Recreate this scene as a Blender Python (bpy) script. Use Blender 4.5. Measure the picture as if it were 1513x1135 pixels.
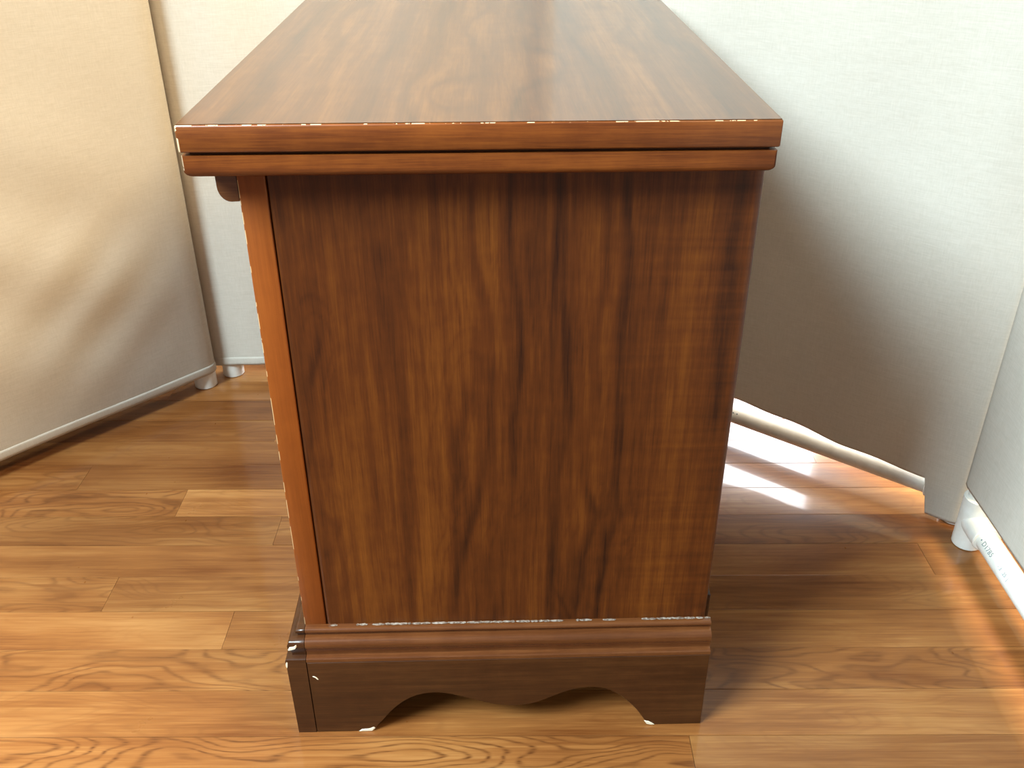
import bpy, bmesh, math, random
from mathutils import Vector, Matrix
random.seed(7)
for o in list(bpy.data.objects): bpy.data.objects.remove(o)
SC = bpy.context.scene
COL = SC.collection

# ------------------------------------------------------------------ camera
PITCH, ROLL, HCAM = 0.5291, 0.0032, 0.7581
cam = bpy.data.cameras.new('camera'); co = bpy.data.objects.new('camera', cam); COL.objects.link(co)
cam.sensor_width = 36.0; cam.lens = 1405.6/1513*36.0; cam.clip_start = 0.02
cr, sr = math.cos(ROLL), math.sin(ROLL)
f_ = Vector((0, math.cos(PITCH), -math.sin(PITCH))); r_ = Vector((1, 0, 0)); d_ = f_.cross(r_)
rr = cr*r_+sr*d_; dd = -sr*r_+cr*d_
M = Matrix((rr, -dd, -f_)).transposed().to_4x4(); M.translation = Vector((0, 0, HCAM))
co.matrix_world = M
SC.camera = co

# ------------------------------------------------------------------ light
world = bpy.data.worlds.new('world'); SC.world = world; world.use_nodes = True
world.node_tree.nodes['Background'].inputs[0].default_value = (1.0, 0.93, 0.82, 1)
world.node_tree.nodes['Background'].inputs[1].default_value = 0.28

def area(name, loc, target, size, power, color, size_y=None):
    l = bpy.data.lights.new(name, 'AREA'); l.energy = power; l.color = color; l.size = size
    if size_y: l.shape = 'RECTANGLE'; l.size_y = size_y
    o = bpy.data.objects.new(name, l); COL.objects.link(o); o.location = loc
    o.rotation_euler = (Vector(target)-Vector(loc)).to_track_quat('-Z', 'Y').to_euler()
    return o
area('window_daylight', (-2.02, -0.82, 2.72), (0.2, 0.65, 0.5), 1.2, 330, (0.72, 0.92, 1.0))
area('warm_fill', (1.8, 0.0, 2.9), (-0.7, 1.0, 0.4), 1.1, 185, (1.0, 0.78, 0.45))  # added warm fill aimed at the left screen to brighten it, no fixture modelled
SC.view_settings.view_transform = 'Standard'; SC.view_settings.look = 'None'
SC.view_settings.exposure = 0.0; SC.view_settings.gamma = 1.0
SC.view_settings.use_curve_mapping = False

# ------------------------------------------------------------------ helpers
def link(name, me, mat=None, parent=None):
    o = bpy.data.objects.new(name, me); COL.objects.link(o)
    if mat: me.materials.append(mat)
    if parent: o.parent = parent
    return o
def mesh(name, vs, fs, smooth=False):
    me = bpy.data.meshes.new(name); me.from_pydata(vs, [], fs); me.update()
    bm = bmesh.new(); bm.from_mesh(me); bmesh.ops.recalc_face_normals(bm, faces=bm.faces); bm.to_mesh(me); bm.free()
    if smooth: me.polygons.foreach_set('use_smooth', [True]*len(me.polygons))
    return me
def empty(name, loc, rz, label, cat, group=None):
    o = bpy.data.objects.new(name, None); COL.objects.link(o); o.empty_display_size = .1
    o.location = loc; o.rotation_euler = (0, 0, rz); o['label'] = label; o['category'] = cat
    if group: o['group'] = group
    return o
def boxmesh(name, x0, x1, y0, y1, z0, z1, bev=0.0, seg=2):
    bm = bmesh.new(); bmesh.ops.create_cube(bm, size=1)
    for v in bm.verts: v.co = Vector((x0+(v.co.x+.5)*(x1-x0), y0+(v.co.y+.5)*(y1-y0), z0+(v.co.z+.5)*(z1-z0)))
    if bev: bmesh.ops.bevel(bm, geom=bm.edges[:], offset=bev, segments=seg, affect='EDGES', profile=.5)
    me = bpy.data.meshes.new(name); bm.to_mesh(me); bm.free()
    if bev: me.polygons.foreach_set('use_smooth', [True]*len(me.polygons)); me.set_sharp_from_angle(angle=math.radians(50))
    return me
def prism(name, prof, a0, a1, fn, smooth_ang=None):
    """profile points swept between a0 and a1; fn(p, q, a)->xyz; a0/a1 may be lists"""
    n = len(prof)
    A0 = a0 if isinstance(a0, list) else [a0]*n; A1 = a1 if isinstance(a1, list) else [a1]*n
    vs = [fn(p[0], p[1], A0[i]) for i, p in enumerate(prof)]+[fn(p[0], p[1], A1[i]) for i, p in enumerate(prof)]
    fs = [(i, (i+1) % n, n+(i+1) % n, n+i) for i in range(n)]+[tuple(range(n)), tuple(range(n, 2*n))]
    me = mesh(name, vs, fs, bool(smooth_ang))
    if smooth_ang: me.set_sharp_from_angle(angle=math.radians(smooth_ang))
    return me
def tube(name, p0, p1, r, n=28, cap=0.0, inner=None):
    p0, p1 = Vector(p0), Vector(p1); ax = (p1-p0).normalized(); L = (p1-p0).length
    q = ax.to_track_quat('Z', 'Y').to_matrix()
    rings = [(0, r-cap), (cap, r), (L-cap, r), (L, r-cap)] if cap else [(0, r), (L, r)]
    vs = []; fs = []
    for h, rad in rings:
        for k in range(n):
            a = 2*math.pi*k/n; vs.append(p0+q@Vector((rad*math.cos(a), rad*math.sin(a), h)))
    for j in range(len(rings)-1):
        for k in range(n): fs.append((j*n+k, j*n+(k+1) % n, (j+1)*n+(k+1) % n, (j+1)*n+k))
    fs.append(tuple(range(n))); fs.append(tuple(range((len(rings)-1)*n, len(rings)*n)))
    me = mesh(name, [tuple(v) for v in vs], fs, True); me.set_sharp_from_angle(angle=math.radians(40)); return me

# ------------------------------------------------------------------ materials
class NT:
    def __init__(s, name):
        s.m = bpy.data.materials.new(name); s.m.use_nodes = True; s.t = s.m.node_tree
        s.b = s.t.nodes['Principled BSDF']; s.out = s.t.nodes['Material Output']
    def n(s, typ, **kw):
        nd = s.t.nodes.new(typ)
        for k, v in kw.items(): setattr(nd, k, v)
        return nd
    def put(s, sock, v):
        if isinstance(v, bpy.types.NodeSocket): s.t.links.new(v, sock)
        elif v is not None:
            if hasattr(sock.default_value, '__len__') and not hasattr(v, '__len__'): v = (v,)*len(sock.default_value)
            sock.default_value = v
    def math(s, op, a, b=None, c=None, clamp=False):
        nd = s.n('ShaderNodeMath', operation=op, use_clamp=clamp)
        for i, v in enumerate((a, b, c)):
            if v is not None: s.put(nd.inputs[i], v)
        return nd.outputs[0]
    def vec(s, op, a, b):
        nd = s.n('ShaderNodeVectorMath', operation=op); s.put(nd.inputs[0], a); s.put(nd.inputs[1], b); return nd.outputs[0]
    def noise(s, vec, scale=1.0, detail=2.0, rough=.5, dist=0.0):
        nd = s.n('ShaderNodeTexNoise'); s.put(nd.inputs['Vector'], vec)
        for k, v in (('Scale', scale), ('Detail', detail), ('Roughness', rough), ('Distortion', dist)): nd.inputs[k].default_value = v
        return nd.outputs['Fac']
    def ramp(s, fac, stops, interp='LINEAR'):
        nd = s.n('ShaderNodeValToRGB'); nd.color_ramp.interpolation = interp; s.put(nd.inputs[0], fac)
        e = nd.color_ramp.elements
        while len(e) < len(stops): e.new(.5)
        for i, (p, c) in enumerate(stops):
            e[i].position = p; e[i].color = (c[0], c[1], c[2], 1) if hasattr(c, '__len__') else (c, c, c, 1)
        return nd.outputs[0]
    def mix(s, fac, a, b, blend='MIX'):
        nd = s.n('ShaderNodeMix', data_type='RGBA', blend_type=blend)
        s.put(nd.inputs[0], fac)
        for k, v in ((6, a), (7, b)):
            if hasattr(v, '__len__') and len(v) == 3: v = (*v, 1)
            s.put(nd.inputs[k], v)
        return nd.outputs[2]
    def sep(s, v):
        nd = s.n('ShaderNodeSeparateXYZ'); s.put(nd.inputs[0], v); return nd.outputs
    def bump(s, h, strength=.2, dist=.001):
        nd = s.n('ShaderNodeBump'); nd.inputs['Strength'].default_value = strength; nd.inputs['Distance'].default_value = dist
        s.put(nd.inputs['Height'], h); s.t.links.new(nd.outputs[0], s.b.inputs['Normal'])
    def obj(s): return s.n('ShaderNodeTexCoord').outputs['Object']

def cabinet_wood(name, dark, mid, light, grain='z', rough=.35, coat=.3, figure=False, streak=1.0, curl=False, wear=None, coat_rough=.12, coat_ior=1.5, fig_amt=.15):
    """stained veneer; grain runs along one object axis; the optional 'figure' attribute carries the veneer's printed figure"""
    w = NT(name); P = w.obj()
    k = {'z': (1, 1, .035), 'x': (.035, 1, 1), 'y': (1, .035, 1)}[grain]
    warp = w.noise(P, 9, 2)
    Pw = w.vec('ADD', P, w.vec('MULTIPLY', w.n('ShaderNodeCombineXYZ').outputs[0], (0, 0, 0)))
    fine = w.noise(w.vec('MULTIPLY', Pw, tuple(900*c for c in k)), 1, 3, .6)
    med = w.noise(w.vec('MULTIPLY', Pw, tuple(170*c for c in k)), 1, 3, .55, .3)
    big = w.noise(w.vec('MULTIPLY', Pw, tuple((26 if c == 1 else 2.4) for c in k)), 1, 3, .5, .6)
    mott = w.noise(P, 45, 4, .6)
    v = w.math('ADD', w.math('MULTIPLY', big, .50*streak), w.math('MULTIPLY', med, .30))
    v = w.math('ADD', v, w.math('MULTIPLY', fine, .24)); v = w.math('ADD', v, w.math('MULTIPLY', mott, .16))
    v = w.math('ADD', v, .5*(1-streak)*.5)
    if figure:
        at = w.n('ShaderNodeAttribute', attribute_name='figure').outputs['Fac']
        v = w.math('SUBTRACT', v, w.math('MULTIPLY', at, fig_amt))
    if curl:
        x, y, z = w.sep(P)
        cz = w.noise(w.vec('MULTIPLY', P, (9, 9, 150)), 1, 2, .5, .3)
        msk = w.math('MULTIPLY', w.math('SUBTRACT', x, .25), 9, clamp=True)
        v = w.math('ADD', v, w.math('MULTIPLY', w.math('SUBTRACT', cz, .5), w.math('MULTIPLY', msk, .22)))
    c = w.ramp(v, [(.36, dark), (.58, mid), (.80, light)])
    if wear:
        c = wear(w, P, c)
    w.put(w.b.inputs['Base Color'], c)
    w.b.inputs['Roughness'].default_value = rough
    w.b.inputs['Specular IOR Level'].default_value = .3; w.b.inputs['Coat Weight'].default_value = coat; w.b.inputs['Coat IOR'].default_value = coat_ior; w.b.inputs['Coat Roughness'].default_value = coat_rough
    w.bump(v, .12, .0006)
    return w.m

def wear_stile(w, P, c):      # pale rubbed arris on the outer edge of the front panel
    x, y, z = w.sep(P)
    e = w.math('LESS_THAN', x, .00335)
    n = w.math('GREATER_THAN', w.noise(w.vec('MULTIPLY', P, (20, 20, 38)), 1, 3), .50)
    return w.mix(w.math('MULTIPLY', w.math('MULTIPLY', e, n), .75), c, (.62, .40, .20))
def wear_lid(w, P, c):        # rubbed-through edge of the lid, wider at the outer corners
    x, y, z = w.sep(P)
    e = w.math('MULTIPLY', w.math('GREATER_THAN', z, .5906), w.math('LESS_THAN', y, -.0226))
    n = w.math('GREATER_THAN', w.noise(w.vec('MULTIPLY', P, (150, 60, 60)), 1, 5), .555)
    cor = w.math('LESS_THAN', x, -.0150)
    f = w.math('MAXIMUM', w.math('MULTIPLY', e, n), w.math('MULTIPLY', e, cor))
    arr = w.math('MULTIPLY', w.math('LESS_THAN', x, -.0250), w.math('LESS_THAN', y, -.0215))
    arr = w.math('MULTIPLY', arr, w.math('GREATER_THAN', w.noise(w.vec('MULTIPLY', P, (90, 90, 130)), 1, 3), .49))
    f = w.math('MAXIMUM', f, arr)
    return w.mix(w.math('MULTIPLY', f, .85), c, (.80, .58, .36))

D1, M1, L1 = (.018, .0036, .0007), (.088, .0200, .0024), (.185, .052, .0055)
m_panel = cabinet_wood('veneer_side', D1, M1, L1, 'z', .45, .05, figure=True, streak=.75, curl=True)
m_top = cabinet_wood('veneer_top', (.046, .014, .004), (.100, .033, .008), (.19, .073, .017), 'y', .40, .72, figure=True, streak=.6, coat_rough=.045, coat_ior=1.6, fig_amt=.23)
m_edge = cabinet_wood('lid_edge_stain', (.030, .006, .0015), (.120, .028, .0045), (.27, .075, .011), 'x', .42, .10, wear=wear_lid)
m_stile = cabinet_wood('stile_stain', (.14, .030, .003), (.22, .050, .0055), (.30, .075, .009), 'z', .46, .05, streak=.5, wear=wear_stile)
m_base = cabinet_wood('base_stain', (.013, .0038, .0014), (.045, .0140, .0042), (.095, .033, .0095), 'x', .34, .25, streak=.8)
m_mould = cabinet_wood('moulding_stain', (.042, .012, .004), (.105, .032, .0095), (.19, .068, .021), 'x', .26, .5, streak=.5)
m_inside = cabinet_wood('unfinished_inside', (.05, .03, .015), (.10, .06, .03), (.15, .10, .05), 'x', .8, 0)

def plain(name, col, rough=.5, **kw):
    w = NT(name); w.b.inputs['Base Color'].default_value = (*col, 1); w.b.inputs['Roughness'].default_value = rough
    for k, v in kw.items(): w.b.inputs[k].default_value = v
    return w
def pvc_mat():
    w = plain('white_pvc', (.80, .79, .74), .32); P = w.obj()
    n = w.noise(P, 60, 4); w.put(w.b.inputs['Base Color'], w.ramp(n, [(.3, (.72, .70, .64)), (.7, (.84, .83, .79))]))
    w.bump(w.noise(P, 300, 2), .05, .0005); return w.m
m_pvc = pvc_mat()
m_chip = plain('bare_wood_chip', (.86, .74, .56), .8).m
def dust_mat():
    w = plain('pale_glue_residue', (.55, .45, .38), .8); n = w.noise(w.obj(), 400, 4)
    w.put(w.b.inputs['Base Color'], w.ramp(n, [(.40, (.12, .07, .045)), (.65, (.36, .29, .24))])); return w.m
m_dust = dust_mat()
m_ink = plain('grey_printing_ink', (.16, .22, .24), .6).m

def canvas_mat():
    w = NT('natural_canvas'); P = w.obj()
    wx = w.noise(w.vec('MULTIPLY', P, (60, 60, 900)), 1, 3, .6)
    wy = w.noise(w.vec('MULTIPLY', P, (1100, 1100, 90)), 1, 2, .6)
    slub = w.noise(w.vec('MULTIPLY', P, (14, 14, 190)), 1, 3, .6)
    v = w.math('ADD', w.math('MULTIPLY', wx, .4), w.math('MULTIPLY', wy, .3)); v = w.math('ADD', v, w.math('MULTIPLY', slub, .12)); v = w.math('ADD', v, .09)
    c = w.ramp(v, [(.34, (.55, .495, .42)), (.66, (.67, .615, .545))])
    w.put(w.b.inputs['Base Color'], c); w.b.inputs['Roughness'].default_value = .95
    w.b.inputs['Specular IOR Level'].default_value = .1
    w.bump(v, .25, .0008)
    tr = w.n('ShaderNodeBsdfTranslucent'); w.put(tr.inputs['Color'], w.mix(1.0, c, (.95, .86, .70), 'MULTIPLY'))
    mx = w.n('ShaderNodeMixShader'); mx.inputs[0].default_value = .15
    w.t.links.new(w.b.outputs[0], mx.inputs[1]); w.t.links.new(tr.outputs[0], mx.inputs[2])
    w.t.links.new(mx.outputs[0], w.out.inputs[0]); return w.m
m_canvas = canvas_mat()

def plank_mat():
    w = NT('oak_plank'); inf = w.n('ShaderNodeObjectInfo')
    P = w.obj(); R = inf.outputs['Random']
    cmb = w.n('ShaderNodeCombineXYZ'); w.put(cmb.inputs[0], w.math('MULTIPLY', R, 37.0)); w.put(cmb.inputs[1], w.math('MULTIPLY', R, 91.0)); w.put(cmb.inputs[2], w.math('MULTIPLY', R, 17.0))
    Q = w.vec('ADD', P, cmb.outputs[0])
    a = w.sep(inf.outputs['Color'])            # r: tone, g: how strong the cathedral figure is, b: redness
    # growth rings: contour lines of a field stretched along the board
    F = w.noise(w.vec('MULTIPLY', Q, (4.6, 19, 5)), 1, 1.5, .45, .15)
    wob = w.noise(w.vec('MULTIPLY', Q, (25, 70, 5)), 1, 2, .5)
    ph = w.math('ADD', w.math('MULTIPLY', F, 125.0), w.math('MULTIPLY', wob, 5.0))
    ring = w.math('MULTIPLY_ADD', w.math('SINE', ph), .5, .5)
    ring = w.math('POWER', ring, 4.0)
    pores = w.noise(w.vec('MULTIPLY', Q, (16, 620, 10)), 1, 3, .65)
    streak = w.noise(w.vec('MULTIPLY', Q, (5, 130, 10)), 1, 3, .6, .4)
    blot = w.noise(w.vec('MULTIPLY', Q, (5, 14, 5)), 1, 2, .5)
    v = w.math('ADD', w.math('MULTIPLY', pores, .22), w.math('MULTIPLY', streak, .31))
    v = w.math('ADD', v, w.math('MULTIPLY', blot, .47))
    c = w.ramp(v, [(.34, (.150, .044, .010)), (.50, (.285, .108, .029)), (.66, (.425, .195, .062))])
    rf = w.math('MULTIPLY', w.math('MULTIPLY', ring, a[1]), w.ramp(pores, [(.38, .25), (.62, 1.0)]))
    c = w.mix(w.math('MULTIPLY', rf, .95, clamp=True), c, (.11, .034, .009))
    tone = w.n('ShaderNodeCombineColor'); w.put(tone.inputs[0], a[0])
    w.put(tone.inputs[1], w.math('MULTIPLY', a[0], a[2])); w.put(tone.inputs[2], w.math('MULTIPLY', a[0], w.math('MULTIPLY', a[2], a[2])))
    c = w.mix(1.0, c, tone.outputs[0], 'MULTIPLY')
    w.put(w.b.inputs['Base Color'], c)
    w.put(w.b.inputs['Roughness'], w.math('MULTIPLY_ADD', w.noise(P, 30, 3), .12, .24))
    w.b.inputs['Coat Weight'].default_value = .45; w.b.inputs['Coat Roughness'].default_value = .06; w.b.inputs['Specular IOR Level'].default_value = .25
    w.bump(w.math('SUBTRACT', v, w.math('MULTIPLY', rf, .3)), .10, .0005)
    return w.m
m_plank = plank_mat()
m_sub = plain('dark_subfloor', (.035, .018, .008), .9).m
m_wall = plain('cream_wall_paint', (.62, .52, .38), .8); _n = m_wall.noise(m_wall.obj(), 30, 4)
m_wall.put(m_wall.b.inputs['Base Color'], m_wall.ramp(_n, [(.3, (.60, .50, .36)), (.7, (.65, .55, .41))])); m_wall = m_wall.m
m_trim = plain('oak_door_frame', (.38, .20, .08), .45); _n = m_trim.noise(m_trim.vec('MULTIPLY', m_trim.obj(), (120, 120, 6)), 1, 3)
m_trim.put(m_trim.b.inputs['Base Color'], m_trim.ramp(_n, [(.3, (.30, .15, .055)), (.7, (.48, .27, .11))])); m_trim = m_trim.m
w_ = NT('daylit_glass'); w_.b.inputs['Base Color'].default_value = (.8, .9, 1, 1); w_.b.inputs['Roughness'].default_value = .05
w_.b.inputs['Emission Color'].default_value = (.86, .93, 1, 1); w_.b.inputs['Emission Strength'].default_value = 22.0; m_day = w_.m

# ------------------------------------------------------------------ floor of separate oak strips
floor = link('floor', boxmesh('floor', -1.9, 1.9, -.1, 2.62, -.06, -.0195), m_sub); floor['kind'] = 'structure'
Y0, W = .6224, .057
joints = {-1: [-.86, .170, .98], 0: [-.70, 1.02], 1: [-.98, .60, 1.30], 2: [-.312, .86], 3: [-.462, .74], 4: [-1.0, .496, 1.3],
          5: [-.294, 1.1], 6: [-.431, .66], 7: [-.579, .20, 1.0], 8: [-.85, .42], 9: [-.341, .85], 10: [-.7, .1, .9]}
tones = {(-1, 1): (1.04, 1.0, .98), (-1, 2): (.80, .12, .95), (0, 1): (1.02, .22, 1.0), (1, 1): (.95, .75, .98), (2, 0): (1.08, .12, 1.0), (2, 1): (.98, .10, 1.0),
         (3, 0): (.90, .60, .98), (3, 1): (.84, .28, .98), (4, 1): (.92, .12, 1.0), (5, 0): (.70, .45, .95), (5, 1): (.74, .50, .96),
         (6, 0): (.86, .85, .97), (6, 1): (1.12, .25, 1.06), (7, 1): (.68, .10, .94), (8, 1): (.70, .15, .95), (9, 0): (.66, .4, .93), (8, 0): (.70, .3, .94), (7, 0): (.74, .5, .95), (10, 1): (.66, .2, .93)}
for row in range(-10, 34):
    y0 = Y0+row*W
    cuts = joints.get(row)
    if cuts is None:
        cuts = []; x = -1.85+random.uniform(.3, 1.0)
        while x < 1.6: cuts.append(x); x += random.uniform(.55, 1.2)
    xs = [-1.85]+cuts+[1.85]
    for i in range(len(xs)-1):
        xa, xb = xs[i]+.0002, xs[i+1]-.0002; cx = (xa+xb)/2; hl = (xb-xa)/2; hw = W/2-.0002; b = .00045
        prof = [(-hw, -.019), (-hw, -b*.35), (-hw+b, 0), (hw-b, 0), (hw, -b*.35), (hw, -.019)]
        me = prism('plank', prof, -hl, hl, lambda p, q, a: (a, p, q))
        o = link('plank', me, m_plank, floor); o.location = (cx, y0+W/2, random.uniform(-.00025, 0))
        o.rotation_euler = (math.radians(random.uniform(-.12, .12)), 0, 0)
        t = tones.get((row, i)) or (random.uniform(.74, .98), random.choice([.1, .15, .3, .6]), random.uniform(.94, 1.02))
        o.color = (t[0], t[1], t[2], 1)

# ------------------------------------------------------------------ wall and glass door behind the screens
YW = 2.05
def wallpiece(name, x0, x1, z0, z1, mat, par=None, y0=YW, y1=YW+.12):
    return link(name, boxmesh(name, x0, x1, y0, y1, z0, z1), mat, par)
WX0, WX1, WZ0, WZ1 = .0, .80, .28, 1.7
wb = wallpiece('wall_back', WX1+.05, 1.9, 0, 2.5, m_wall); wb['kind'] = 'structure'
for a in ((-.12, WX0-.05, 0, 2.5), (WX0-.05, WX1+.05, 0, WZ0-.05), (WX0-.05, WX1+.05, WZ1+.05, 2.5)): wallpiece('wall_section', *a, m_wall, wb)
win = wallpiece('window_1', WX0-.09, WX1+.09, WZ0-.05, WZ0-.015, m_trim, y0=YW-.05, y1=YW+.12); win['kind'] = 'structure'
for x in (WX0-.05, WX1): wallpiece('window_jamb', x, x+.05, WZ0-.015, WZ1, m_trim, win, YW-.012, YW+.12)
wallpiece('window_head', WX0-.05, WX1+.05, WZ1, WZ1+.05, m_trim, win, YW-.012, YW+.12)
wallpiece('glass_pane', WX0, WX1, WZ0-.015, WZ1, m_day, win, YW+.03, YW+.045)
bb = wallpiece('baseboard_back', -.12, 1.9, 0, .09, m_trim, y0=YW-.014, y1=YW); bb['kind'] = 'structure'
# unseen blocker, added to darken the floor behind the left screen; daylight passes over
WT = Vector((.677, .736)).normalized(); WN = Vector((-WT.y, WT.x)); WA = Vector((-.483, 1.2986))+WN*.07
wl = link('left_light_blocker', boxmesh('left_light_blocker', -2.3, .86, 0, .10, 0, 1.72), m_wall); wl['kind'] = 'structure'
wl.location = (WA.x, WA.y, 0); wl.rotation_euler = (0, 0, math.atan2(WT.y, WT.x))

# ------------------------------------------------------------------ the chest
AX = .0234
chest = empty('wooden_chest', (-.1944, .6454, 0), AX, 'reddish-brown wooden chest seen end on, with overhanging lid and scalloped base', 'chest')
LEN = .53
STREAKS = [
    ([(0.195,0.546),(0.196,0.525),(0.196,0.486),(0.198,0.445),(0.201,0.401),(0.199,0.358),(0.195,0.291)], 0.0051, 0.80),
    ([(0.168,0.528),(0.168,0.49),(0.172,0.454),(0.176,0.428),(0.178,0.392),(0.177,0.351),(0.174,0.321),(0.169,0.285),(0.164,0.254),(0.157,0.222),(0.146,0.18),(0.14,0.139)], 0.0064, 0.90),
    ([(0.161,0.365),(0.156,0.342),(0.15,0.315),(0.151,0.292)], 0.0071, 0.80),
    ([(0.142,0.299),(0.146,0.284),(0.152,0.275),(0.157,0.292),(0.157,0.319),(0.164,0.352)], 0.0019, 0.60),
    ([(0.231,0.542),(0.232,0.501),(0.233,0.461),(0.236,0.418),(0.237,0.382),(0.241,0.358),(0.239,0.32),(0.235,0.277),(0.233,0.233),(0.232,0.185),(0.23,0.148),(0.23,0.125)], 0.0058, 0.80),
    ([(0.262,0.542),(0.264,0.485),(0.265,0.461),(0.262,0.426),(0.26,0.382),(0.258,0.358),(0.258,0.319),(0.258,0.276),(0.269,0.245),(0.265,0.23),(0.255,0.196),(0.256,0.147)], 0.0058, 0.90),
    ([(0.277,0.541),(0.28,0.501),(0.282,0.452),(0.28,0.409),(0.279,0.373),(0.282,0.329),(0.284,0.287),(0.29,0.245),(0.278,0.215),(0.274,0.171),(0.274,0.133)], 0.0051, 0.80),
    ([(0.36,0.536),(0.36,0.505),(0.359,0.404),(0.359,0.288),(0.361,0.143)], 0.0109, 0.55),
    ([(0.319,0.541),(0.321,0.463),(0.325,0.355),(0.325,0.245),(0.327,0.135)], 0.0058, 0.35),
    ([(0.028,0.539),(0.027,0.433),(0.03,0.301),(0.029,0.143)], 0.0141, 0.35),
    ([(0.044,0.412),(0.037,0.385),(0.036,0.36),(0.033,0.334),(0.025,0.297)], 0.0051, 0.80),
    ([(0.034,0.252),(0.044,0.237),(0.036,0.214),(0.028,0.207)], 0.0058, 0.50),
    ([(0.098,0.487),(0.1,0.411),(0.112,0.352),(0.109,0.269),(0.101,0.151)], 0.0077, 0.40),
    ([(0.201,0.332),(0.194,0.284),(0.192,0.245),(0.189,0.186),(0.184,0.139)], 0.0051, 0.50),
    ([(0.175,0.196),(0.174,0.149),(0.176,0.129)], 0.0077, 0.60),
    ([(0.233,0.162),(0.241,0.146),(0.249,0.127)], 0.0032, 0.60),
    ([(0.314,0.511),(0.313,0.463),(0.31,0.429)], 0.0051, 0.40),
    ([(0.14,0.547),(0.141,0.513),(0.137,0.487)], 0.0090, 0.40),
]
import numpy as np
def segdist(X, Z, pts):
    D = np.full(X.shape, 9.0); S = np.zeros(X.shape)
    for (x0, z0), (x1, z1) in zip(pts[:-1], pts[1:]):
        dx, dz = x1-x0, z1-z0; t = np.clip(((X-x0)*dx+(Z-z0)*dz)/(dx*dx+dz*dz), 0, 1)
        ex, ez = X-(x0+t*dx), Z-(z0+t*dz); d = np.hypot(ex, ez*.35)
        m = d < D; D = np.where(m, d, D); S = np.where(m, np.sign(ex), S)
    return D, S
def grid_face(name, X, Z, fn, fig, mat, par):
    nz, nx = X.shape
    vs = [fn(float(X[j, i]), float(Z[j, i])) for j in range(nz) for i in range(nx)]
    fs = [(j*nx+i, j*nx+i+1, (j+1)*nx+i+1, (j+1)*nx+i) for j in range(nz-1) for i in range(nx-1)]
    me = bpy.data.meshes.new(name); me.from_pydata(vs, [], fs)
    a = me.attributes.new('figure', 'FLOAT', 'POINT'); a.data.foreach_set('value', fig.astype(np.float32).ravel())
    return me
def ripple(A, B, seed, n=10, fa=(60, 140), fb=(3, 14)):
    rs = np.random.RandomState(seed); o = 0
    for _ in range(n):
        o = o+np.sin(A*rs.uniform(*fa)+B*rs.uniform(*fb)*rs.choice([-1, 1])+rs.uniform(0, 6.3)+1.5*np.sin(B*rs.uniform(5, 20)+rs.uniform(0, 6)))
    return o/math.sqrt(n)
# side panel: slab with a gridded face so that the veneer figure can follow it
U0, U1, Z0, Z1, TH = .0233, .3745, .112, .5558, .018
us = np.concatenate([[U0, U0+.0006, U0+.002], np.linspace(U0+.0035, U1-.006, 190), [U1-.0042, U1-.0025, U1-.001, U1]])
zs = np.linspace(Z0, Z1, 150)
X, Z = np.meshgrid(us, zs)
warp = .0016*ripple(Z*1.0, X, 3, 6, (18, 70), (10, 60))
fig = np.zeros(X.shape)
for pts, wd, s in STREAKS:
    D, S = segdist(X+warp, Z, pts)
    soft = np.exp(-(D/wd)**2)
    # one flank of every streak is crisp, as in a late-wood band
    crisp = np.exp(-(D/(wd*.55))**2)*(S > 0)+soft*(S <= 0)
    fig = np.maximum(fig, s*crisp)
    for k in (2.1, 3.1):
        fig = np.maximum(fig, s*.35*np.exp(-((D-wd*k)/(wd*.16))**2))
fig += .10*ripple(X, Z, 5, 12, (250, 700), (2, 10))
def face(u, z):
    l, r = u-U0, U1-u
    v = 0.0
    if l < .002: v = .0016*(1-l/.002)**2
    if r < .006: v = .0050*(1-math.sqrt(max(0, 1-(1-r/.006)**2)))
    return (u, v, z)
me = grid_face('side_panel', X, Z, face, fig, m_panel, chest)
bm = bmesh.new(); bm.from_mesh(me)
be = [e for e in bm.edges if e.is_boundary]
ret = bmesh.ops.extrude_edge_only(bm, edges=be)
nv = [g for g in ret['geom'] if isinstance(g, bmesh.types.BMVert)]
for v in nv: v.co.y = TH
bmesh.ops.contextual_create(bm, geom=[g for g in ret['geom'] if isinstance(g, bmesh.types.BMEdge)])
bmesh.ops.recalc_face_normals(bm, faces=bm.faces)
bm.to_mesh(me); bm.free(); me.polygons.foreach_set('use_smooth', [True]*len(me.polygons)); me.set_sharp_from_angle(angle=math.radians(40))
sp = link('side_panel', me, m_panel, chest)
link('side_panel', boxmesh('side_panel', U0, U1, LEN-TH, LEN, Z0, Z1, .001), m_panel, chest)
fp = link('front_panel', boxmesh('front_panel', .0026, .0223, 0.0, LEN, Z0+.008, Z1, .0009), m_stile, chest); fp['label'] = 'orange front board seen by its edge'
link('back_panel', boxmesh('back_panel', .3665, .3742, TH+.0005, LEN-TH-.0005, Z0, Z1), m_panel, chest)
link('back_cleat', boxmesh('back_cleat', .3752, .3790, .010, LEN-.01, .110, .1420, .0006), m_base, chest)
link('bottom_panel', boxmesh('bottom_panel', .0225, .3665, TH, LEN-TH, .100, .111), m_inside, chest)

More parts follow.
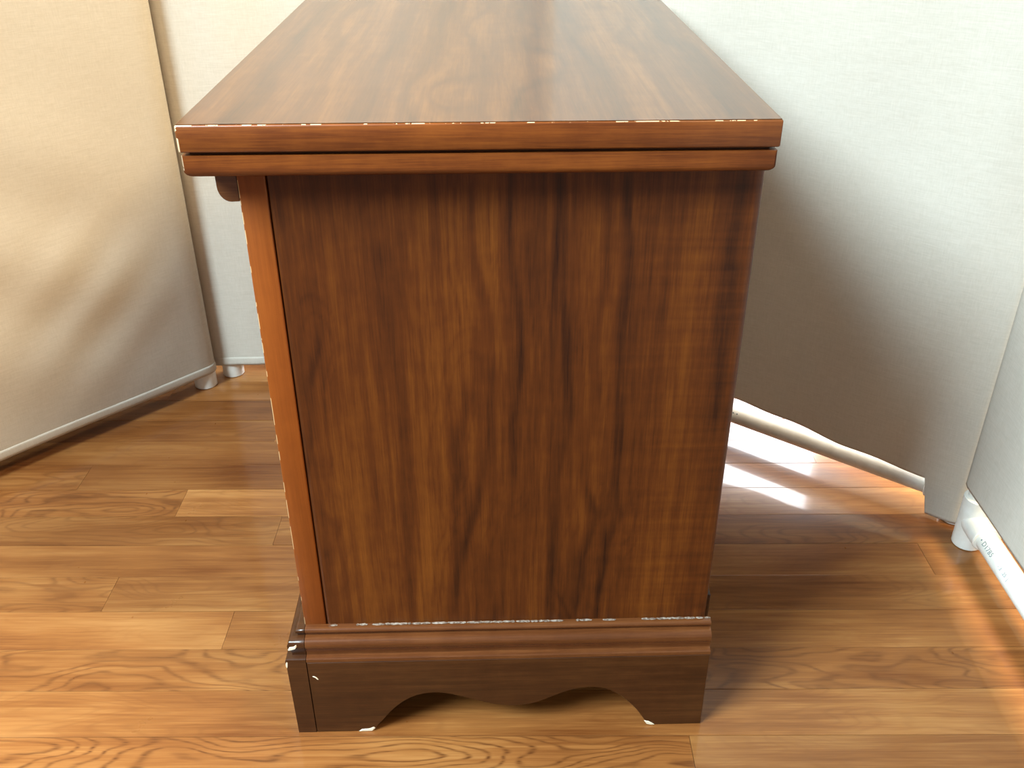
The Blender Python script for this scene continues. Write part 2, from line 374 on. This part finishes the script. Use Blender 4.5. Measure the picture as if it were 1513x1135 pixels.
# lid: board with figured veneer on top, dark recessed joint, lower rim
LU0, LU1, LV0, LV1 = -.0265, .3744, -.024, .545
ZT = .59160
lid = link('lid_board', boxmesh('lid_board', LU0, LU1, LV0, LV1, .5727, ZT-.0006, .0013, 2), m_edge, chest)
us = np.linspace(LU0+.0011, LU1-.0011, 200); vsn = np.concatenate([np.linspace(LV0+.0012, .19, 110), np.linspace(.205, LV1-.001, 80)])
X, V = np.meshgrid(us, vsn)
phase = X*150+2.2*ripple(X*.35, V, 11, 6, (14, 60), (5, 24))*.5
for cx, cv, sx, sv, A in ((.145, .052, .026, .070, 6.5), (.209, -.045, .020, .105, 8.0), (.232, .16, .014, .05, -4.0), (.17, .30, .03, .07, 4.0), (.04, .36, .03, .12, 4), (.31, .42, .03, .12, -4)):
    phase = phase+A*np.exp(-((X-cx)/sx)**2-((V-cv)/sv)**2)
    phase = phase+.25*A*np.exp(-((X-cx)/(sx*.4))**2-((V-cv)/(sv*.4))**2)
rings = (.5+.5*np.sin(phase*1.0))
band = .5+.5*np.sin(phase*.37+1.0)
fine = .5+.5*np.sin(phase*3.1+.6*ripple(X, V, 8, 5, (100, 400), (3, 20)))
fig = .50*rings**2+.45*band+.14*fine-.35
me = grid_face('veneer_sheet', X, V, lambda u, v: (u, v, ZT), fig, m_top, chest)
bm = bmesh.new(); bm.from_mesh(me); be = [e for e in bm.edges if e.is_boundary]
ret = bmesh.ops.extrude_edge_only(bm, edges=be)
for g in ret['geom']:
    if isinstance(g, bmesh.types.BMVert): g.co.z = ZT-.0008
bmesh.ops.recalc_face_normals(bm, faces=bm.faces); bm.to_mesh(me); bm.free()
vn = link('veneer_sheet', me, m_top, lid); vn['label'] = 'walnut-grained glossy lid surface'
link('joint_core', boxmesh('joint_core', LU0+.006, LU1-.006, LV0+.005, LV1-.006, .5700, .5730), m_base, chest)
def rimprof():
    # rounded lower arris
    pts = [(0, .5704), (0, .5622)]
    for k in range(7):
        a = math.pi/2*k/6; pts.append((.0045-.0045*math.cos(a), .5600-.0045*math.sin(a)))
    return pts
def rim():
    bm = bmesh.new(); P = rimprof(); rings = []
    for ins, z in P:
        rings.append([bm.verts.new(c) for c in ((LU0+.0010+ins, LV0+.0006+ins, z), (LU1-.0012-ins, LV0+.0006+ins, z), (LU1-.0012-ins, LV1-.001-ins, z), (LU0+.0010+ins, LV1-.001-ins, z))])
    for a, b in zip(rings[:-1], rings[1:]):
        for k in range(4): bm.faces.new((a[k], a[(k+1) % 4], b[(k+1) % 4], b[k]))
    bm.faces.new(rings[0]); bm.faces.new(rings[-1]); bmesh.ops.recalc_face_normals(bm, faces=bm.faces)
    ve = [e for e in bm.edges if abs(e.verts[0].co.z-e.verts[1].co.z) > 1e-5]
    bmesh.ops.bevel(bm, geom=ve, offset=.0012, segments=2, affect='EDGES')
    me = bpy.data.meshes.new('lid_rim'); bm.to_mesh(me); bm.free()
    me.polygons.foreach_set('use_smooth', [True]*len(me.polygons)); me.set_sharp_from_angle(angle=math.radians(40)); return me
link('lid_rim', rim(), m_edge, chest)
# rail under the lid along the front, rounded nose
pts = [(.0022, .5305), (-.0035, .5303)]
for k in range(1, 8):
    a = math.pi/2*k/7; pts.append((-.0035-.0088*math.sin(a), .5303+.0110*(1-math.cos(a))))
pts += [(-.0126, .5554), (.0022, .5554)]
link('front_rail', prism('front_rail', pts, .001, LEN, lambda p, q, a: (p, a, q), 35), m_mould, chest)

# base: moulded side, scalloped skirt, front base board wrapping the corner
PROF = [(.0000, .1247), (.0050, .1250), (.0068, .1243), (.0077, .1228), (.0076, .1212), (.0066, .1198), (.0060, .1190), (.0060, .1178), (.0092, .1176),
        (.0122, .1168), (.0143, .1150), (.0152, .1125), (.0150, .1100), (.0140, .1070), (.0128, .1040), (.0122, .1010), (.0124, .0990), (.0160, .0986), (.0178, .0976), (.0182, .0960), (.0180, .0942)]
UB0, UB1 = .0036, .3776
sm = prism('side_moulding', [(0.0, .0942)]+PROF, UB0, UB1, lambda o, z, u: (u, -o, z), 38)
link('side_moulding', sm, m_mould, chest)
sc = [(.0570, 0), (.0600, .0030), (.0645, .0095), (.0700, .0170), (.0760, .0256), (.0821, .0327), (.0890, .0393), (.0957, .0443), (.1020, .0476), (.1088, .0498), (.1150, .0508), (.1216, .0510), (.1280, .0502), (.1344, .0487), (.1503, .0430), (.1663, .0366), (.1750, .0338), (.1824, .0320), (.1905, .0310),
      (.1986, .0309), (.2070, .0320), (.2148, .0341), (.2230, .0378), (.2309, .0420), (.2390, .0462), (.2469, .0498), (.2560, .0526), (.2648, .0538), (.2720, .0537), (.2790, .0522), (.2860, .0495), (.2922, .0452), (.2975, .0410), (.3025, .0356), (.3080, .0290), (.3131, .0222), (.3175, .0150), (.3215, .0078), (.3245, .0030), (.3270, 0)]
outline = [(UB0, 0)]+sc+[(UB1, 0), (UB1, .0940), (UB0, .0940)]
def apron(v0, v1):
    bm = bmesh.new()
    vs = [bm.verts.new((u, v0, z)) for u, z in outline]; f = bm.faces.new(vs)
    r = bmesh.ops.extrude_face_region(bm, geom=[f])
    for g in r['geom']:
        if isinstance(g, bmesh.types.BMVert): g.co.y = v1
    bmesh.ops.recalc_face_normals(bm, faces=bm.faces)
    be = [e for e in bm.edges if all(abs(v.co.y-v0) < 1e-6 for v in e.verts)]
    bmesh.ops.bevel(bm, geom=be, offset=.0007, segments=1, affect='EDGES')
    me = bpy.data.meshes.new('scalloped_apron'); bm.to_mesh(me); bm.free(); return me
link('scalloped_apron', apron(-.0180, -.0015), m_base, chest)
link('scalloped_apron', apron(LEN+.016, LEN), m_base, chest)
bp = [(o, z) for o, z in PROF if z > .0941 or o > .0179]+[(.0176, .0900), (.0172, .0600), (.0164, .0), (.0, .0)]
nb = len(bp)
bm = bmesh.new()
F, B = [], []
ring = [(.0026-o, -o if z > .09 else -.0180, z) for o, z in bp[:-1]]
n = len(ring)
a_ = [bm.verts.new(c) for c in ring]; b_ = [bm.verts.new((c[0], LEN+.016, c[2])) for c in ring]
c_ = [bm.verts.new((UB0-.0005, c[1], c[2])) for c in ring]
for i in range(n-1):
    bm.faces.new((a_[i], a_[i+1], b_[i+1], b_[i])); bm.faces.new((a_[i], c_[i], c_[i+1], a_[i+1]))
d_n = [bm.verts.new((UB0-.0005, LEN+.016, ring[0][2])), bm.verts.new((UB0-.0005, LEN+.016, ring[-1][2]))]
bm.faces.new((a_[0], b_[0], d_n[0], c_[0])); bm.faces.new((a_[-1], c_[-1], d_n[1], b_[-1])); bm.faces.new(c_+[d_n[1], d_n[0]]); bm.faces.new(b_+[d_n[1], d_n[0]])
bmesh.ops.recalc_face_normals(bm, faces=bm.faces)
me = bpy.data.meshes.new('front_base_board'); bm.to_mesh(me); bm.free()
me.polygons.foreach_set('use_smooth', [True]*len(me.polygons)); me.set_sharp_from_angle(angle=math.radians(38))
link('front_base_board', me, m_base, chest)

def blob(name, pts, y, mat, depth=.0006, axis='v'):
    """small irregular chip lying on the face v=y"""
    n = len(pts); vs = [(p[0], y, p[1]) for p in pts]+[(p[0]*.8+.2*sum(q[0] for q in pts)/n, y-depth, p[1]*.8+.2*sum(q[1] for q in pts)/n) for p in pts]
    fs = [(i, (i+1) % n, n+(i+1) % n, n+i) for i in range(n)]+[tuple(range(n, 2*n)), tuple(range(n))]
    return link(name, mesh(name, vs, fs), mat, chest)
blob('bare_chip', [(-.0122, .1075), (-.0090, .1082), (-.0050, .1095), (-.0035, .1120), (-.0040, .1140), (-.0065, .1120), (-.0105, .1115)], -.0149, m_chip, .0012)
blob('bare_chip', [(-.0157, .0900), (-.0150, .0870), (-.0140, .0900), (-.0134, .0950), (-.0142, .0965), (-.0155, .0930)], -.0178, m_chip)
blob('bare_chip', [(.0070, .0765), (.0088, .0768), (.0112, .0748), (.0128, .0718), (.0118, .0716), (.0100, .0742)], -.0179, m_chip, .0004)
blob('bare_chip', [(.0440, .0002), (.0575, .0003), (.0605, .0040), (.0595, .0060), (.0545, .0036), (.0470, .0030)], -.0179, m_chip, .0006)
blob('bare_chip', [(.3215, .0066), (.3245, .0015), (.3290, .0004), (.3325, .0004), (.3300, .0030), (.3260, .0055)], -.0179, m_chip, .0006)
# crumbs of old glue along the joint above the moulding
bm = bmesh.new(); u = .026
while u < .372:
    dense = 1.0 if (.070 < u < .235 or .31 < u < .372) else .35
    Ls = random.uniform(.003, .014)
    if random.random() < dense:
        h = random.uniform(.0004, .0010)
        c = Vector((u+Ls/2, -.0022, .1250+h/2))
        g = bmesh.ops.create_icosphere(bm, subdivisions=1, radius=1)
        for v in g['verts']: v.co = c+Vector((v.co.x*Ls*.52, v.co.y*.0016, v.co.z*h*.5*random.uniform(.6, 1.2)))
    u += Ls*random.uniform(.55, 1.0)
me = bpy.data.meshes.new('glue_residue'); bm.to_mesh(me); bm.free()
gr = link('glue_residue', me, m_dust, chest); gr['kind'] = 'stuff'; gr['label'] = 'whitish crumbs along the joint above the base moulding'

# ------------------------------------------------------------------ canvas screens on plastic pipe frames
RP, RF = .0133, .0172
def screen(label, A, B, zbot, ztop, side, disp, postA=True, postB=True, ext=(0, 0), nS=70, nZ=90, hem=True, railz=.036, canvas_low=True, footr=RF, group='canvas screens on plastic pipe frames', wrapA=True, wrapB=True, looseA=0.0):
    """A,B: foot centres on the floor; side=+1/-1: which side of A->B the cloth hangs; zbot(s) lower edge of the cloth"""
    A2, B2 = Vector((A[0], A[1], 0)), Vector((B[0], B[1], 0)); L = (B2-A2).length; t = (B2-A2)/L
    root = empty('canvas_screen', A2, math.atan2(t.y, t.x), label, 'screen', group)
    off = RF+.0012
    # cloth: local x along the frame, local y = side
    S = []
    if wrapA:
        for k in range(6): a = math.pi*.75*(1-k/5); S.append((-looseA-off*math.sin(a), side*off*math.cos(a)))
    else: S.append((0, side*off))
    for k in range(1, nS): S.append((L*k/nS, side*off))
    if wrapB:
        for k in range(6): a = math.pi*.75*k/5; S.append((L+off*math.sin(a), side*off*math.cos(a)))
    else: S.append((L, side*off))
    vs = []; n = len(S)
    for j in range(nZ+1):
        q = j/nZ; q = q**1.35
        for (x, y) in S:
            s = min(max(x/L, 0), 1); zb = zbot(s); z = zb+(ztop-zb)*q
            edge = min(1, 12*s, 12*(1-s))
            vs.append((x, y+side*disp(s, z)*edge, z))
    fs = [(j*n+i, j*n+i+1, (j+1)*n+i+1, (j+1)*n+i) for j in range(nZ) for i in range(n-1)]
    me = bpy.data.meshes.new('canvas_sheet'); me.from_pydata(vs, [], fs); me.polygons.foreach_set('use_smooth', [True]*len(fs))
    bm = bmesh.new(); bm.from_mesh(me); bmesh.ops.solidify(bm, geom=bm.faces[:], thickness=.0009); bmesh.ops.recalc_face_normals(bm, faces=bm.faces); bm.to_mesh(me); bm.free()
    cloth = link('canvas_sheet', me, m_canvas, root)
    if hem:
        # folded hem: a doubled band of cloth along the lower edge
        hv = []; idx = [i for i, (x, y) in enumerate(S) if -1e-6 <= x <= L+1e-6 or True]
        prof = [(.0000, .0003), (.0000, .0011), (.004, .0015), (.0105, .0014), (.0135, .0009), (.0138, .0003)]
        for i in idx:
            x, y = S[i]; s = min(max(x/L, 0), 1); zb = zbot(s); edge = min(1, 12*s, 12*(1-s))
            rad = Vector((x-min(max(x, 0), L), y)).normalized()
            for dz, dn in prof:
                d = side*disp(s, zb+dz)*edge
                hv.append((x+rad.x*dn, y+d+rad.y*dn, zb+dz))
        m_ = len(prof)
        hf = [(k*m_+p, k*m_+p+1, (k+1)*m_+p+1, (k+1)*m_+p) for k in range(len(idx)-1) for p in range(m_-1)]
        hm = mesh('hem', hv, hf, True); link('hem', hm, m_canvas, cloth)
    for flag, x in ((postA, 0), (postB, L)):
        if not flag: continue
        ps = link('post', tube('post', (x, 0, .02), (x, 0, ztop-.005), RP), m_pvc, root)
        ft = link('corner_fitting', tube('corner_fitting', (x, 0, .0), (x, 0, .070), footr, 32, .0012), m_pvc, root)
        d = 1 if x == 0 else -1
        link('socket', tube('socket', (x, 0, railz), (x+d*.040, 0, railz), RF*.96, 32, .001), m_pvc, ft)
    x0 = .02 if postA else 0; x1 = L-.02 if postB else L
    rail = link('bottom_rail', tube('bottom_rail', (x0-ext[0], 0, railz), (x1+ext[1], 0, railz), RP), m_pvc, root)
    link('top_rail', tube('top_rail', (0, 0, ztop-.018), (L, 0, ztop-.018), RP), m_pvc, root)
    return root, rail, t, L
def smooth(a, b, x):
    x = min(1, max(0, (x-a)/(b-a))); return x*x*(3-2*x)
TOPZ = 1.25
# left screen: slack cloth, slanting folds running up from the lower inner corner
def dL(s, z):
    f = .004*math.sin(9*s+1.0)*smooth(.05, .3, z)+.0025*math.sin(3.2*z*3+6*s)
    x = 1-s   # distance from the inner corner
    g = math.exp(-((z-.28)/.20)**2)*math.exp(-(x/.38)**2)
    f += .0035*g*math.sin(38*(x*1.25-z*.95)+.5)
    f += .0022*math.exp(-((z-.20)/.10)**2)*math.exp(-((x-.05)/.055)**2)*math.sin(70*(x*1.5+z*.9)+.5)
    f += .004*math.exp(-(x/.5)**2)*math.sin(26*x+3.5*z)*smooth(.3, .7, z)
    f += .003*math.sin(math.pi*s)*math.sin(math.pi*min(1, z/1.25))
    return f
Lb = Vector((-.4830, 1.2986)); tL = Vector((.677, .736)).normalized(); La = Lb-tL*2.1
screen('warm beige canvas screen along the left edge of the photo, creased near its lower corner', La, Lb, lambda s: .026, TOPZ, -1, dL, nS=120, nZ=110)
# back screen in the gap between the left screen and the chest
Ba = Vector((-.4483, 1.3353)); Bb = Vector((.100, 1.396))
screen('pale canvas screen showing in the narrow gap between the left screen and the chest', Ba, Bb, lambda s: .0245, TOPZ, -1,
       lambda s, z: .003*math.sin(11*s+2*z)+.0015*math.sin(25*s+9*z), nS=50, nZ=60, footr=.0165, looseA=.013)
# right screen behind the chest, its lower edge above the rail
Ra = Vector((.075, 1.341)); Rb = Vector((.5600, .9570))
def zR(s): return .003 if s > .948 else .050+(1-s)*.044+.0012*math.sin(40*s)
rt, rail, tR, LR = screen('shaded canvas screen slanting behind the right of the chest, daylight glaring under its lower edge', Ra, Rb, zR, TOPZ, -1,
       lambda s, z: .004*math.sin(7*s+3*z)*smooth(.05, .4, z)+.002*math.sin(19*s-8*z), nS=60, nZ=70, hem=False)
# near right screen, cut by the photo's right edge
Na = Vector((.5560, .9080)); Nb = Vector((.5485, -.15))
rtN, railN, tN, LN = screen('brightly lit canvas screen at the right edge, printed white pipe along its foot', Na, Nb, lambda s: .083, TOPZ, -1,
       lambda s, z: .004*math.sin(8*s+3*z)*smooth(.05, .4, z), nS=60, nZ=70, hem=False, wrapA=True)
# printing on the bottom rails
def print_text(txt, par, x, ang, size, side):
    cu = bpy.data.curves.new('pipe_lettering', 'FONT'); cu.body = txt; cu.size = size; cu.extrude = .00005; cu.space_character = 1.05
    tmp = bpy.data.objects.new('pipe_lettering', cu); COL.objects.link(tmp)
    dg = bpy.context.evaluated_depsgraph_get(); me = bpy.data.meshes.new_from_object(tmp.evaluated_get(dg)); bpy.data.objects.remove(tmp)
    o = link('pipe_lettering', me, m_ink, par)
    nrm = Vector((0, side*math.sin(ang), math.cos(ang))); xa = Vector((1, 0, 0)); ya = nrm.cross(xa)
    mm = Matrix((xa, ya, nrm)).transposed().to_4x4(); mm.translation = Vector((x, 0, .036))+nrm*(RP+.0001)-ya*size*.35
    o.matrix_local = mm; return o
print_text('\u2022 D1785', railN, .046, 1.0, .0085, -1)
print_text('- 3  .25  |', railN, .092, 1.0, .0060, -1)
print_text('\u2022 \u2022', rail, .31, .95, .0085, -1)
